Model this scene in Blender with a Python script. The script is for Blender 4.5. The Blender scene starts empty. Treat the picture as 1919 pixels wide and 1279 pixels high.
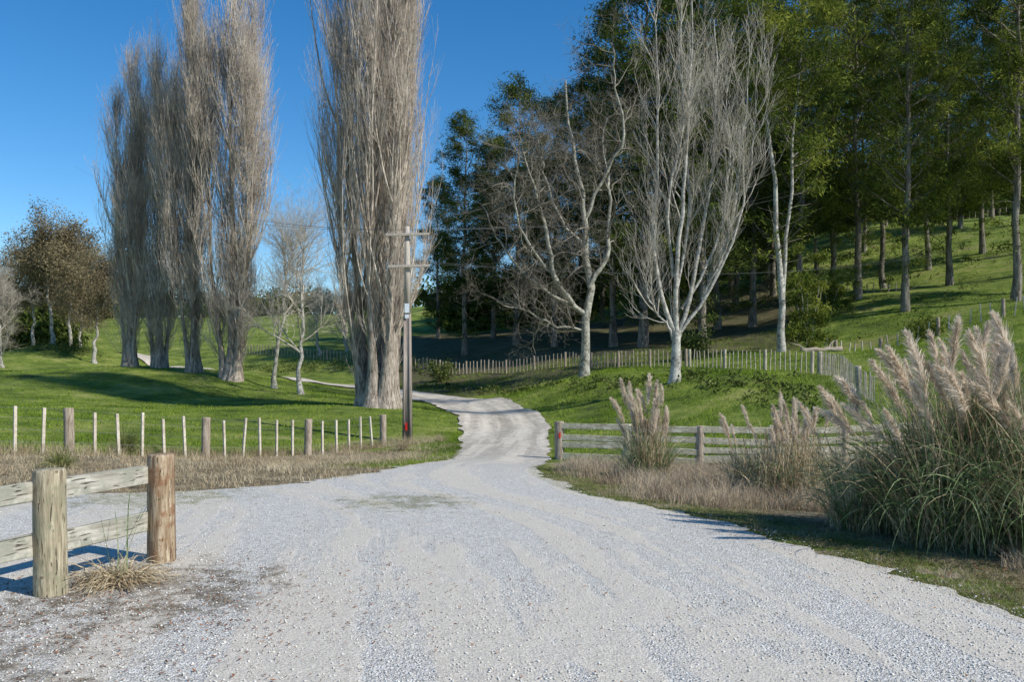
import bpy, math
import numpy as np
from mathutils import Vector, Matrix
rng=np.random.default_rng(7)
scene=bpy.context.scene
COL=scene.collection
H0=1.8; FP=1600.0
def W(px,py,Y): return ((px-960)/FP*Y, Y, H0-(py-690)*Y/FP)
def XY(px,Y): return ((px-960)/FP*Y, Y)

# ------------------------------------------------------------ terrain function
C=[(-15,-8,0),(0,-8,0),(15,-8,0),(-12,0,0),(0,0,0),(6,0,0),(-10,6,0),(-3,6,0),(3,6,0),(-10,11,0),(-4,11,0),(1,11,0),(0,8,0),
(4.5,8,-.03),(7,8,-.2),(6,12,-.25),(3.5,14,-.3),(10,3,0),(14,10,-.3),
(0,16,-.2),(-.7,19,-.35),(-.3,27,-.9),(-.3,40,-1.0),(-1.5,50,-.85),(-4,62,-.6),(-8.5,68,-.37),(-17.7,80,.2),(-27,90,.42),(-45,110,1.6),(-62,128,2.6),
(1.4,25,-.9),(5.3,24,-.95),(10,24,-.9),(16,24,-.5),(25,24,.5),
(0,300,18),(150,300,32),(-150,300,14),(-250,200,12),(250,200,50),(400,700,30),(0,700,10),(-400,700,10),(150,60,26),(200,-10,15),(-150,0,0),(-60,20,.5),(-60,50,1),(40,20,2.5),(40,-8,1),(-60,-10,0),(62,60,10)]
for p in [(15,850,20.5),(388,860,25),(587,850,29),(765,830,33),(50,790,30),(300,800,32),(500,800,36),(700,792,38),
(60,710,57),(200,688,62),(350,693,64),(440,707,60),(100,757,44),(300,768,43),(250,752,50),(420,756,50),(520,750,50),(0,700,80),(230,700,78),(110,645,112),(10,672,104),(0,678,130),(100,640,150),(0,650,150),(150,600,200),(0,590,220),
(450,702,80),(515,730,58),(565,737,54),(720,760,44),(460,690,100),(460,662,110),(640,680,97),(800,700,86),(900,700,80),(1070,690,70),(1290,690,56),(1535,700,45),
(1000,733,60),(1095,705,55),(1265,712,42),(1150,760,42),(1400,750,36),(1600,775,32),(1720,740,35),(1900,700,35),
(1600,680,62),(1850,600,58),(1468,655,60),(1610,560,85),(1697,585,75),(1780,530,95),(1902,565,72),(1345,635,80),(1410,610,90),(1840,470,115),(1600,420,150),(1900,405,150),(1350,500,150),
(1100,600,130),(1100,560,160),(850,570,160),(950,645,100),(700,600,160),(500,600,180),(350,640,150),(350,600,190)]:
    C.append(W(*p))
C=np.array(C,float); CC=9.0
def _phi(a,b):
    d=((a[:,None,:]-b[None,:,:])**2).sum(-1); return np.sqrt(d+CC)
A=_phi(C[:,:2],C[:,:2]); n=len(C)
M=np.zeros((n+3,n+3)); M[:n,:n]=A-np.eye(n)*0.3; M[:n,n]=1; M[:n,n+1:]=C[:,:2]; M[n,:n]=1; M[n+1:,:n]=C[:,:2].T
wgt=np.linalg.solve(M,np.concatenate([C[:,2],[0,0,0]]))
_r=np.random.default_rng(99); _w=[(a:=_r.random()*6.28, s:=(.22+.16*k), _r.random()*6.28, .75**k) for k in range(7)]
def gz(X,Y):
    X=np.atleast_1d(np.asarray(X,float)).ravel(); Y=np.atleast_1d(np.asarray(Y,float)).ravel()
    out=np.zeros(len(X))
    for s in range(0,len(X),20000):
        q=np.stack([X[s:s+20000],Y[s:s+20000]],1)
        out[s:s+20000]=_phi(q,C[:,:2])@wgt[:n]+wgt[n]+q@wgt[n+1:]
    am=np.clip((Y-34)/70,0,1)*.22
    for (a,s,p,h) in _w: out+=am*h*np.sin((X*math.cos(a)+Y*math.sin(a))*s+p)*.6
    return out
def g1(x,y): return float(gz(x,y)[0])

# ------------------------------------------------------------ mesh helpers
def mkmesh(name,V,F,mat,smooth=False):
    V=np.ascontiguousarray(V,dtype=np.float32); F=np.ascontiguousarray(F,dtype=np.int32)
    me=bpy.data.meshes.new(name); me.vertices.add(len(V)); me.vertices.foreach_set('co',V.ravel())
    k=F.shape[1]; me.loops.add(F.size); me.loops.foreach_set('vertex_index',F.ravel())
    me.polygons.add(len(F)); me.polygons.foreach_set('loop_start',np.arange(len(F),dtype=np.int32)*k)
    me.update(calc_edges=True)
    if smooth: me.polygons.foreach_set('use_smooth',np.ones(len(F),bool))
    me.materials.append(mat); return me
def ob(name,me,parent=None,loc=(0,0,0),rot=(0,0,0),sc=(1,1,1)):
    o=bpy.data.objects.new(name,me); COL.objects.link(o); o.location=loc; o.rotation_euler=rot; o.scale=sc
    if parent is not None: o.parent=parent
    return o
def thing(name,label,cat,loc=(0,0,0),group=None,rot=(0,0,0),sc=(1,1,1)):
    o=ob(name,None,None,loc,rot,sc); o["label"]=label; o["category"]=cat; o.empty_display_size=.2
    if group: o["group"]=group
    return o
def merge(parts):
    Vs=[];Fs=[];b=0
    for V,F in parts:
        Vs.append(V);Fs.append(F+b);b+=len(V)
    return np.concatenate(Vs),np.concatenate(Fs)
def nrm(v): return v/np.maximum(np.linalg.norm(v,axis=-1,keepdims=True),1e-9)
def tubes(P,R,S=4):
    N,K,_=P.shape; T=nrm(np.gradient(P,axis=1)); ref=nrm(rng.normal(size=(N,1,3)))*np.ones((1,K,1))
    u=np.cross(T,ref); bad=np.linalg.norm(u,axis=-1,keepdims=True)<.2
    u=np.where(bad,np.cross(T,np.roll(ref,1,-1)+.3),u); u=nrm(u); v=np.cross(T,u)
    a=np.arange(S)*2*math.pi/S
    V=P[:,:,None,:]+R[:,:,None,None]*(np.cos(a)[None,None,:,None]*u[:,:,None,:]+np.sin(a)[None,None,:,None]*v[:,:,None,:])
    i=np.arange(N)[:,None,None]*K*S; k=np.arange(K-1)[None,:,None]*S; s=np.arange(S)[None,None,:]; s2=(s+1)%S
    F=np.stack([i+k+s,i+k+s2,i+k+S+s2,i+k+S+s],-1).reshape(-1,4)
    return V.reshape(-1,3),F
def ribbons(P,Wd,side):
    N,K,_=P.shape; o=side[:,None,:]*Wd[:,:,None]
    V=np.stack([P-o,P+o],2).reshape(-1,3)
    i=np.arange(N)[:,None]*K*2; k=np.arange(K-1)[None,:]*2
    F=np.stack([i+k,i+k+1,i+k+3,i+k+2],-1).reshape(-1,4); return V,F
def spawn(P,R,M,L,ang,up,K,wig=.1,t=(.2,1.),rs=.012,lenf=None,taper=.2,side=None):
    N,Kp=P.shape[:2]
    tt=t[0]+(t[1]-t[0])*rng.random((N,M)); f=np.minimum(tt*(Kp-1),Kp-1.001); i=f.astype(int); fr=(f-i)[...,None]
    n_=np.arange(N)[:,None]
    pos=(P[n_,i]*(1-fr)+P[n_,i+1]*fr).reshape(-1,3); T=nrm((P[n_,i+1]-P[n_,i]).reshape(-1,3))
    pr=(R[n_,i]*(1-fr[...,0])+R[n_,i+1]*fr[...,0]).reshape(-1)
    rv=rng.normal(size=T.shape)
    pp=nrm(rv-(rv*T).sum(-1,keepdims=True)*T)
    a=np.radians(ang[0]+(ang[1]-ang[0])*rng.random(len(T)))[:,None]
    d=np.cos(a)*T+np.sin(a)*pp
    Ln=L[0]+(L[1]-L[0])*rng.random(len(T))
    if lenf is not None: Ln=Ln*lenf(tt.reshape(-1))
    out=np.zeros((len(T),K,3)); out[:,0]=pos; st=(Ln/(K-1))[:,None]
    for k in range(1,K):
        d=nrm(d+np.array([0,0,up/K])+wig*rng.normal(size=d.shape)); out[:,k]=out[:,k-1]+d*st
    r0=np.minimum(pr*.8,rs*Ln+.003); rad=r0[:,None]*np.linspace(1,taper,K)[None,:]
    return out,rad
def resample(pts,K):
    pts=np.array(pts,float); n=len(pts)
    d=np.r_[0,np.cumsum(np.linalg.norm(np.diff(pts,axis=0),axis=1))]; d/=d[-1]; x=np.linspace(0,1,K)
    q=np.stack([np.interp(x,d,pts[:,j]) for j in range(3)],1)
    for _ in range(2): q[1:-1]=.25*q[:-2]+.5*q[1:-1]+.25*q[2:]
    return q
def leaves(c,s,asp=.4):
    N=len(c); a=nrm(rng.normal(size=(N,3))); b=nrm(np.cross(a,rng.normal(size=(N,3)))); s=s[:,None]
    V=np.stack([c-a*s,c+b*s*asp,c+a*s,c-b*s*asp],1).reshape(-1,3); F=np.arange(4*N).reshape(-1,4); return V,F
def box(sx,sy,sz,c=(0,0,0)):
    v=np.array([[x,y,z] for z in(-.5,.5) for y in(-.5,.5) for x in(-.5,.5)])*[sx,sy,sz]+np.array(c)
    f=np.array([[0,2,3,1],[4,5,7,6],[0,1,5,4],[2,6,7,3],[0,4,6,2],[1,3,7,5]]); return v,f
def rotV(V,a):
    c,s=math.cos(a),math.sin(a); R=np.array([[c,-s,0],[s,c,0],[0,0,1]]); return V@R.T

# ------------------------------------------------------------ materials
def newmat(name):
    m=bpy.data.materials.new(name); m.use_nodes=True; nt=m.node_tree; b=nt.nodes['Principled BSDF']; b.inputs['Specular IOR Level'].default_value=.2
    return m,nt,b
def ramp(nt,src,stops):
    r=nt.nodes.new('ShaderNodeValToRGB'); e=r.color_ramp.elements
    while len(e)<len(stops): e.new(.5)
    for x,(p,c) in zip(e,stops): x.position=p; x.color=(*c,1) if len(c)==3 else c
    nt.links.new(src,r.inputs[0]); return r.outputs[0]
def noise(nt,vec,scale,det=4,rough=.55):
    t=nt.nodes.new('ShaderNodeTexNoise'); t.inputs['Scale'].default_value=scale; t.inputs['Detail'].default_value=det; t.inputs['Roughness'].default_value=rough
    nt.links.new(vec,t.inputs['Vector']); return t.outputs[0]
def mixc(nt,f,a,b,mode='MIX'):
    m=nt.nodes.new('ShaderNodeMix'); m.data_type='RGBA'; m.blend_type=mode
    for s,v in ((m.inputs[0],f),(m.inputs[6],a),(m.inputs[7],b)):
        if isinstance(v,(int,float)): s.default_value=v
        elif isinstance(v,tuple): s.default_value=(*v,1)
        else: nt.links.new(v,s)
    return m.outputs[2]
def math_(nt,op,a,b=0):
    m=nt.nodes.new('ShaderNodeMath'); m.operation=op; m.use_clamp=False
    for s,v in ((m.inputs[0],a),(m.inputs[1],b)):
        if isinstance(v,(int,float)): s.default_value=v
        else: nt.links.new(v,s)
    return m.outputs[0]
def maprange(nt,v,a,b,c=0,d=1):
    m=nt.nodes.new('ShaderNodeMapRange'); m.inputs[1].default_value=a;m.inputs[2].default_value=b;m.inputs[3].default_value=c;m.inputs[4].default_value=d
    m.interpolation_type='SMOOTHSTEP'; nt.links.new(v,m.inputs[0]); return m.outputs[0]
def bump(nt,b,h,dist,st=1.):
    n_=nt.nodes.new('ShaderNodeBump'); n_.inputs['Distance'].default_value=dist; n_.inputs['Strength'].default_value=st
    nt.links.new(h,n_.inputs['Height']); nt.links.new(n_.outputs[0],b.inputs['Normal'])
def simple(name,stops,scale,rough=.9,bmp=0,stretch=None,transl=0,coord='Position',scale2=None):
    m,nt,b=newmat(name)
    if rough>=.85:
        nt.nodes.remove(b); b=nt.nodes.new('ShaderNodeBsdfDiffuse'); cin=b.inputs['Color']; nt.links.new(b.outputs[0],nt.nodes['Material Output'].inputs[0])
    else: b.inputs['Roughness'].default_value=rough; cin=b.inputs['Base Color']
    g=nt.nodes.new('ShaderNodeNewGeometry'); v=g.outputs['Position']
    if stretch:
        mp=nt.nodes.new('ShaderNodeMapping'); mp.inputs['Scale'].default_value=stretch; nt.links.new(v,mp.inputs[0]); v=mp.outputs[0]
    nz=noise(nt,v,scale,2)
    if scale2:
        nz=math_(nt,'ADD',math_(nt,'MULTIPLY',nz,.5),math_(nt,'MULTIPLY',noise(nt,v,scale2,2),.5))
    c=ramp(nt,nz,stops); nt.links.new(c,cin)
    if bmp: bump(nt,b,nz,bmp)
    if transl:
        t=nt.nodes.new('ShaderNodeBsdfTranslucent'); nt.links.new(c,t.inputs[0]); mx=nt.nodes.new('ShaderNodeMixShader'); mx.inputs[0].default_value=transl
        nt.links.new(b.outputs[0],mx.inputs[1]); nt.links.new(t.outputs[0],mx.inputs[2]); nt.links.new(mx.outputs[0],nt.nodes['Material Output'].inputs[0])
    return m
M_poptwig=simple('poplar_twig_bark',[(.38,(.30,.25,.20)),(.62,(.72,.62,.51))],.5,scale2=3)
M_poptrunk=simple('poplar_trunk_bark',[(.36,(.11,.085,.065)),(.62,(.52,.44,.36))],3,bmp=.08,stretch=(2.5,2.5,.35),scale2=9)
M_pale=simple('pale_bark',[(.38,(.18,.165,.14)),(.62,(.57,.54,.47))],2.5,bmp=.01,scale2=9)
M_palet=simple('pale_twig_bark',[(.3,(.30,.265,.215)),(.7,(.62,.56,.47))],1.)
M_greybark=simple('lichen_bark',[(.38,(.15,.14,.11)),(.62,(.50,.48,.40))],2.5,bmp=.01,scale2=9)
M_greyt=simple('grey_twig_bark',[(.3,(.13,.115,.09)),(.7,(.36,.32,.26))],1.)
M_pinebark=simple('evergreen_bark',[(.38,(.08,.07,.055)),(.64,(.36,.32,.26))],1.5,stretch=(3,3,.6),scale2=8)
M_leafdark=simple('evergreen_foliage',[(.38,(.022,.038,.012)),(.5,(.065,.095,.024)),(.62,(.20,.23,.045))],.28,transl=.22,scale2=2.)
M_leafmid=simple('pine_spray_foliage',[(.38,(.036,.058,.013)),(.5,(.12,.155,.028)),(.62,(.33,.35,.065))],.28,transl=.28,scale2=2.)
M_shrub=simple('shrub_foliage',[(.38,(.035,.05,.016)),(.5,(.10,.13,.033)),(.62,(.23,.25,.085))],.6,transl=.2,scale2=4)
M_brownleaf=simple('olive_brown_foliage',[(.38,(.10,.082,.048)),(.5,(.225,.18,.105)),(.62,(.33,.28,.155))],.3,transl=.2,scale2=2)
M_green=simple('green_grass_blade',[(.38,(.08,.135,.015)),(.5,(.175,.265,.028)),(.62,(.32,.39,.065))],.35,transl=.25,scale2=9)
M_verge=simple('mossy_verge_grass',[(.38,(.08,.095,.03)),(.5,(.185,.21,.06)),(.62,(.35,.34,.14))],1.5,transl=.2,scale2=14)
M_dry=simple('dry_grass_blade',[(.38,(.24,.18,.10)),(.5,(.48,.38,.24)),(.62,(.66,.56,.38))],.8,transl=.2,scale2=15)
M_pink=simple('dry_seed_grass',[(.38,(.22,.165,.11)),(.5,(.44,.35,.24)),(.62,(.62,.52,.38))],1.,transl=.2,scale2=15)
M_pamleaf=simple('pampas_leaf',[(.38,(.07,.12,.045)),(.5,(.18,.25,.10)),(.62,(.46,.49,.28))],2.,transl=.3,scale2=20)
M_pamdead=simple('pampas_dead_leaf',[(.38,(.27,.19,.105)),(.5,(.54,.42,.26)),(.62,(.76,.64,.44))],2.,transl=.15,scale2=20)
M_plume=simple('pampas_plume',[(.38,(.62,.51,.38)),(.62,(.93,.83,.69))],6.,transl=.4,scale2=30)
M_batten=simple('weathered_batten_wood',[(.36,(.42,.35,.26)),(.64,(.70,.63,.50))],3.,bmp=.004,scale2=14)
M_battg=simple('greyed_batten_wood',[(.36,(.28,.24,.18)),(.64,(.56,.50,.39))],3.,bmp=.004,scale2=14)
M_oldpost=simple('grey_post_wood',[(.36,(.20,.155,.11)),(.64,(.48,.40,.31))],5.,bmp=.006,stretch=(4,4,.6),scale2=9)
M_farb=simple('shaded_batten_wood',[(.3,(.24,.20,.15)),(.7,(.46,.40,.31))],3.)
M_wire=simple('galvanised_wire',[(.3,(.2,.2,.2)),(.7,(.35,.35,.35))],5.,rough=.5)
M_cable=simple('power_cable',[(.3,(.08,.08,.08)),(.7,(.14,.14,.14))],5.,rough=.5)
M_stone=simple('crushed_stone',[(.32,(.37,.35,.31)),(.5,(.62,.595,.54)),(.68,(.88,.86,.80))],60.)
M_litter=simple('fallen_leaf_litter',[(.35,(.12,.06,.035)),(.65,(.34,.16,.09))],12.)
M_moss=simple('moss_clump',[(.35,(.07,.08,.025)),(.65,(.20,.19,.07))],12.)
def woodmat(name,st,sc,r,k_):
    m,nt,b=newmat(name); b.inputs['Roughness'].default_value=.9
    v=nt.nodes.new('ShaderNodeTexCoord').outputs['Object']
    mp=nt.nodes.new('ShaderNodeMapping'); mp.inputs['Scale'].default_value=st; nt.links.new(v,mp.inputs[0])
    a=noise(nt,mp.outputs[0],sc,6,.7); c=ramp(nt,a,r)
    k=maprange(nt,noise(nt,v,4.5,5,.7),.46,.60); c=mixc(nt,math_(nt,'MULTIPLY',k,.8),c,k_)
    mp2=nt.nodes.new('ShaderNodeMapping'); mp2.inputs['Scale'].default_value=tuple(2.2*x for x in st); nt.links.new(v,mp2.inputs[0])
    cr=noise(nt,mp2.outputs[0],sc*1.2,3,.5); crk=maprange(nt,cr,.38,.31); c=mixc(nt,math_(nt,'MULTIPLY',crk,.8),c,(.06,.045,.03))
    vor=nt.nodes.new('ShaderNodeTexVoronoi'); vor.inputs['Scale'].default_value=5; nt.links.new(v,vor.inputs['Vector'])
    kn=maprange(nt,vor.outputs['Distance'],.085,.04); c=mixc(nt,math_(nt,'MULTIPLY',kn,.7),c,(.10,.06,.035))
    nt.links.new(c,b.inputs['Base Color']); bump(nt,b,math_(nt,'SUBTRACT',a,crk),.014); return m
M_post=woodmat('rough_round_post_wood',(1,1,.10),24,[(.34,(.16,.125,.08)),(.5,(.39,.33,.22)),(.66,(.60,.53,.38))],(.28,.265,.17))
M_post2=woodmat('reddish_round_post_wood',(1,1,.10),24,[(.34,(.15,.085,.05)),(.5,(.36,.265,.165)),(.66,(.58,.48,.34))],(.24,.12,.06))
M_rail=woodmat('grey_green_rail_wood',(.12,1,1),18,[(.34,(.25,.225,.18)),(.5,(.42,.39,.315)),(.66,(.57,.54,.455))],(.29,.29,.225))
M_gate=woodmat('lichened_rail_wood',(.3,1,1),14,[(.34,(.27,.235,.165)),(.5,(.48,.44,.325)),(.66,(.67,.63,.50))],(.34,.325,.22))
M_pole=simple('weathered_pole_timber',[(.35,(.20,.16,.13)),(.65,(.42,.36,.30))],1.2,bmp=.01,stretch=(8,8,.5),scale2=6)
M_poleup=simple('pale_pole_timber',[(.35,(.34,.30,.25)),(.65,(.54,.48,.40))],2,stretch=(6,6,.6),scale2=9)
M_white=simple('white_enamel_plate',[(.3,(.60,.66,.70)),(.7,(.78,.80,.82))],3.,rough=.4)
M_red=simple('red_reflector',[(.3,(.55,.02,.015)),(.7,(.70,.04,.02))],3.,rough=.4)
M_ins=simple('brown_insulator',[(.3,(.20,.17,.14)),(.7,(.35,.31,.27))],3.,rough=.3)
M_shedw=simple('grey_shed_wall',[(.3,(.13,.13,.12)),(.7,(.19,.19,.18))],1.)
M_shedr=simple('grey_iron_roof',[(.3,(.20,.20,.20)),(.7,(.28,.28,.28))],1.)
M_log=simple('rough_log_bark',[(.36,(.16,.125,.09)),(.64,(.50,.43,.34))],3.,scale2=14,bmp=.05,stretch=(.5,2,2))
# ground
m,nt,b=newmat('field_ground'); M_ground=m; b.inputs['Roughness'].default_value=1
pos=nt.nodes.new('ShaderNodeNewGeometry').outputs['Position']
n1=noise(nt,pos,.12,5); n2=noise(nt,pos,1.3,6,.7); n3=noise(nt,pos,9,6,.75); n0=noise(nt,pos,.35,6,.65)
s=math_(nt,'ADD',math_(nt,'MULTIPLY',n1,.2),math_(nt,'ADD',math_(nt,'MULTIPLY',n2,.25),math_(nt,'ADD',math_(nt,'MULTIPLY',n3,.2),math_(nt,'MULTIPLY',n0,.35))))
green=ramp(nt,s,[(.41,(.058,.08,.018)),(.465,(.115,.165,.024)),(.525,(.195,.25,.04)),(.59,(.34,.33,.11))])
dry=ramp(nt,math_(nt,'ADD',math_(nt,'MULTIPLY',n2,.5),math_(nt,'MULTIPLY',n3,.5)),[(.40,(.10,.075,.042)),(.5,(.28,.22,.13)),(.60,(.46,.38,.25))])
at=nt.nodes.new('ShaderNodeAttribute'); at.attribute_name='dry'
f=maprange(nt,math_(nt,'ADD',at.outputs['Fac'],math_(nt,'MULTIPLY',math_(nt,'SUBTRACT',n2,.5),1.8)),.35,.65)
col=mixc(nt,f,green,dry)
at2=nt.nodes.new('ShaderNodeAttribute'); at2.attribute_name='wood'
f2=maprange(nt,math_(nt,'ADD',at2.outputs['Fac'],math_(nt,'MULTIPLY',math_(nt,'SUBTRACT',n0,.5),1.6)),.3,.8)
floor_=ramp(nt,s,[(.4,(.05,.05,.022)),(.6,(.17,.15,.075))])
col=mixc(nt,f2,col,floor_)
nt.links.new(col,b.inputs['Base Color']); bump(nt,b,math_(nt,'ADD',n3,math_(nt,'MULTIPLY',n2,2.)),.12)
# gravel
m,nt,b=newmat('crushed_limestone_gravel'); M_gravel=m; b.inputs['Roughness'].default_value=.95
pos=nt.nodes.new('ShaderNodeNewGeometry').outputs['Position']
vo=nt.nodes.new('ShaderNodeTexVoronoi'); vo.inputs['Scale'].default_value=52; nt.links.new(pos,vo.inputs['Vector'])
vo2=nt.nodes.new('ShaderNodeTexVoronoi'); vo2.inputs['Scale'].default_value=120; nt.links.new(pos,vo2.inputs['Vector'])
sep=nt.nodes.new('ShaderNodeSeparateColor'); nt.links.new(vo.outputs['Color'],sep.inputs[0])
sep2=nt.nodes.new('ShaderNodeSeparateColor'); nt.links.new(vo2.outputs['Color'],sep2.inputs[0])
cs=math_(nt,'ADD',math_(nt,'MULTIPLY',sep.outputs[0],.5),math_(nt,'MULTIPLY',sep2.outputs[1],.5))
stone=ramp(nt,cs,[(.1,(.36,.34,.30)),(.5,(.625,.595,.535)),(.9,(.87,.84,.775))])
nl=noise(nt,pos,.45,5,.6); nm=noise(nt,pos,2.2,6,.75); nf=noise(nt,pos,70,5,.8)
fines=ramp(nt,nf,[(.36,(.36,.32,.26)),(.5,(.54,.49,.41)),(.64,(.71,.655,.565))])
ta=nt.nodes.new('ShaderNodeAttribute'); ta.attribute_name='lane'
tn=noise(nt,ta.outputs['Vector'],1.0,4,.6)
mk=math_(nt,'ADD',math_(nt,'MULTIPLY',nl,.18),math_(nt,'ADD',math_(nt,'MULTIPLY',nm,.15),math_(nt,'MULTIPLY',tn,.67)))
ff=maprange(nt,mk,.465,.53)
col=mixc(nt,math_(nt,'MULTIPLY',ff,.92),stone,fines)
sx=nt.nodes.new('ShaderNodeSeparateXYZ'); nt.links.new(pos,sx.inputs[0])
far=maprange(nt,sx.outputs[1],12,30)
tan=ramp(nt,math_(nt,'ADD',math_(nt,'MULTIPLY',nm,.4),math_(nt,'ADD',math_(nt,'MULTIPLY',tn,.35),math_(nt,'MULTIPLY',nf,.25))),[(.38,(.23,.19,.14)),(.47,(.47,.41,.325)),(.58,(.70,.63,.52))])
col=mixc(nt,math_(nt,'MULTIPLY',far,.85),col,tan)
def patch(cx,cy,r0,r1,c,prev,th,mx=.9):
    d=nt.nodes.new('ShaderNodeVectorMath'); d.operation='DISTANCE'; d.inputs[1].default_value=(cx,cy,0)
    nt.links.new(pos,d.inputs[0]); k=maprange(nt,d.outputs['Value'],r0,r1,0.55,0)
    k=math_(nt,'ADD',k,math_(nt,'MULTIPLY',math_(nt,'SUBTRACT',noise(nt,pos,3.6,9,.85),.5),2.2)); k=maprange(nt,k,*th)
    return mixc(nt,math_(nt,'MULTIPLY',k,mx),prev,c)
soil=ramp(nt,noise(nt,pos,22,6,.85),[(.38,(.07,.048,.03)),(.5,(.17,.13,.08)),(.6,(.42,.38,.31))])
mossc=ramp(nt,noise(nt,pos,16,6,.8),[(.38,(.12,.12,.05)),(.5,(.25,.24,.12)),(.6,(.46,.43,.32))])
for c_ in [(-2.9,6.8,.5,2.1),(-3.5,4.9,.4,2.3)]:
    col=patch(*c_,soil,col,(.34,.66),.88)
for c_ in [(-1.4,11.4,.3,1.9),(-5.,12,.3,3)]:
    col=patch(*c_,mossc,col,(.36,.6),.75)
nt.links.new(col,b.inputs['Base Color'])
hh=math_(nt,'ADD',math_(nt,'MULTIPLY',vo.outputs['Distance'],-1.),math_(nt,'ADD',math_(nt,'MULTIPLY',vo2.outputs['Distance'],-.5),math_(nt,'MULTIPLY',nf,.5)))
hh=math_(nt,'MULTIPLY',hh,maprange(nt,ff,0,1,1.1,.3)); hh=math_(nt,'ADD',hh,math_(nt,'MULTIPLY',nm,2.2))
bump(nt,b,hh,.013)

# ------------------------------------------------------------ road outline
PLs=np.array([(-40,-4),(-40,2),(-40,6),(-40,9),(-22,11.4),(-8,12),(-4.8,12.4),(-3.35,13.6),(-2.5,15.5),(-2.0,19),(-1.75,24),(-1.75,29),(-2.4,40),(-3.4,48),(-5.9,59),(-9.2,64.5),(-17.5,77),(-26.4,87.5),(-42,105),(-52,116),(-64,125.5),(-80,131),(-112,134)],float)
PR=np.array([(6,-4),(5.5,-1),(5.0,1),(4.1,4),(3.6,6.5),(3.1,8.3),(2,11.1),(.96,12.8),(.4,16.4),(.55,19.5),(1.0,24),(1.3,28.5),(1.78,40),(.6,51),(-2.4,62),(-7.8,70),(-17.5,81),(-27.5,91.5),(-44,109.5),(-53,121),(-65,131),(-80,136),(-112,139)],float)
def dens(P,m):
    d=np.arange(len(P)); x=np.linspace(0,len(P)-1,m); return np.stack([np.interp(x,d,P[:,0]),np.interp(x,d,P[:,1])],1)
ns=640; LL=dens(PLs,ns); RR=dens(PR,ns)
def smooth(q,k=6):
    for _ in range(k): q[1:-1]=.25*q[:-2]+.5*q[1:-1]+.25*q[2:]
    return q
LL=smooth(LL,60); RR=smooth(RR,60)
na=80; tt=1-(1-np.linspace(0,1,na))**1.6
RD=LL[:,None,:]*(1-tt)[None,:,None]+RR[:,None,:]*tt[None,:,None]
dRe=np.linalg.norm(RD-RR[:,None,:],axis=2); dLe=np.linalg.norm(RD-LL[:,None,:],axis=2)
jl=np.convolve(rng.normal(size=ns+2),np.ones(3)/3,'valid')*.16; jr=np.convolve(rng.normal(size=ns+2),np.ones(3)/3,'valid')*.10+np.convolve(rng.normal(size=ns+14),np.ones(15)/15,'valid')*.25
RD[...,0]+=jl[:,None]*np.clip(1-dLe/.7,0,1)+jr[:,None]*np.clip(1-dRe/.7,0,1)
rx=RD[...,0].ravel(); ry=RD[...,1].ravel()
rz=gz(rx,ry)+.018+np.maximum(ry-15,0)*.0014
V=np.stack([rx,ry,rz],1); ii=np.arange(ns-1)[:,None]*na+np.arange(na-1)[None,:]
F=np.stack([ii,ii+1,ii+na+1,ii+na],-1).reshape(-1,4)
rme=mkmesh('gravel_road',V,F,M_gravel,True)
al=np.r_[0,np.cumsum(np.linalg.norm(np.diff((LL+RR*3)/4,axis=0),axis=1))]
lv=np.stack([dRe*1.25,np.repeat(al[:,None]*.07,na,1),0*dRe],-1).reshape(-1,3)
a=rme.attributes.new('lane','FLOAT_VECTOR','POINT'); a.data.foreach_set('vector',lv.astype(np.float32).ravel())
road=ob('gravel_road',rme); road['kind']='structure'; road['label']='pale crushed gravel road narrowing into a winding lane'
def xl(Y): return np.interp(Y,LL[:,1],LL[:,0])
def xr(Y): return np.interp(Y,RR[:,1],RR[:,0])
# ------------------------------------------------------------ ground
u=np.linspace(-4.75,4.75,300); gx=8*np.sinh(u); v=np.linspace(-.85,4.85,300); gy=12*np.sinh(v)
GX,GY=np.meshgrid(gx,gy); gxf=GX.ravel(); gyf=GY.ravel(); gzf=gz(gxf,gyf)
idx=np.arange(299)[:,None]*300+np.arange(299)[None,:]
F=np.stack([idx,idx+1,idx+301,idx+300],-1).reshape(-1,4)
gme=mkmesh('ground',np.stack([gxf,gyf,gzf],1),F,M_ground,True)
dryv=np.zeros(len(gxf))
fy=lambda x: np.interp(x,[-30,-12.1,-4.3,-2.2],[15,20.5,32,34])
left=(gxf<xl(gyf)+1)&(gyf>8)&(gyf<fy(gxf)+1.0)
dryv[left]=.85
dryv[(gyf>30)&(gxf<0)]=.06
dryv[(gyf>95)&(gxf<-20)]=.16
near=(gyf<9); dryv[near]=.55
dR=gxf-xr(gyf); rt=(dR>0)&(gyf<24); dryv[rt]=np.clip(.45+.5*np.clip((dR[rt]-.7)/.6,0,1),0,.85)
dryv[(gxf>-2.5)&(gxf<xl(gyf)+1)&(gyf>20)&(gyf<34)]=.3
a=gme.attributes.new('dry','FLOAT','POINT'); a.data.foreach_set('value',dryv.astype(np.float32))
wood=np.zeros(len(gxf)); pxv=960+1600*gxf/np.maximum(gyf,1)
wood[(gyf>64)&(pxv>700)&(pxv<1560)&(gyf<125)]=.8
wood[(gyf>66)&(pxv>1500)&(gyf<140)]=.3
a=gme.attributes.new('wood','FLOAT','POINT'); a.data.foreach_set('value',wood.astype(np.float32))
g=ob('ground',gme); g['kind']='structure'; g['label']='green farm paddocks and rising grassy hillside'

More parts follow.
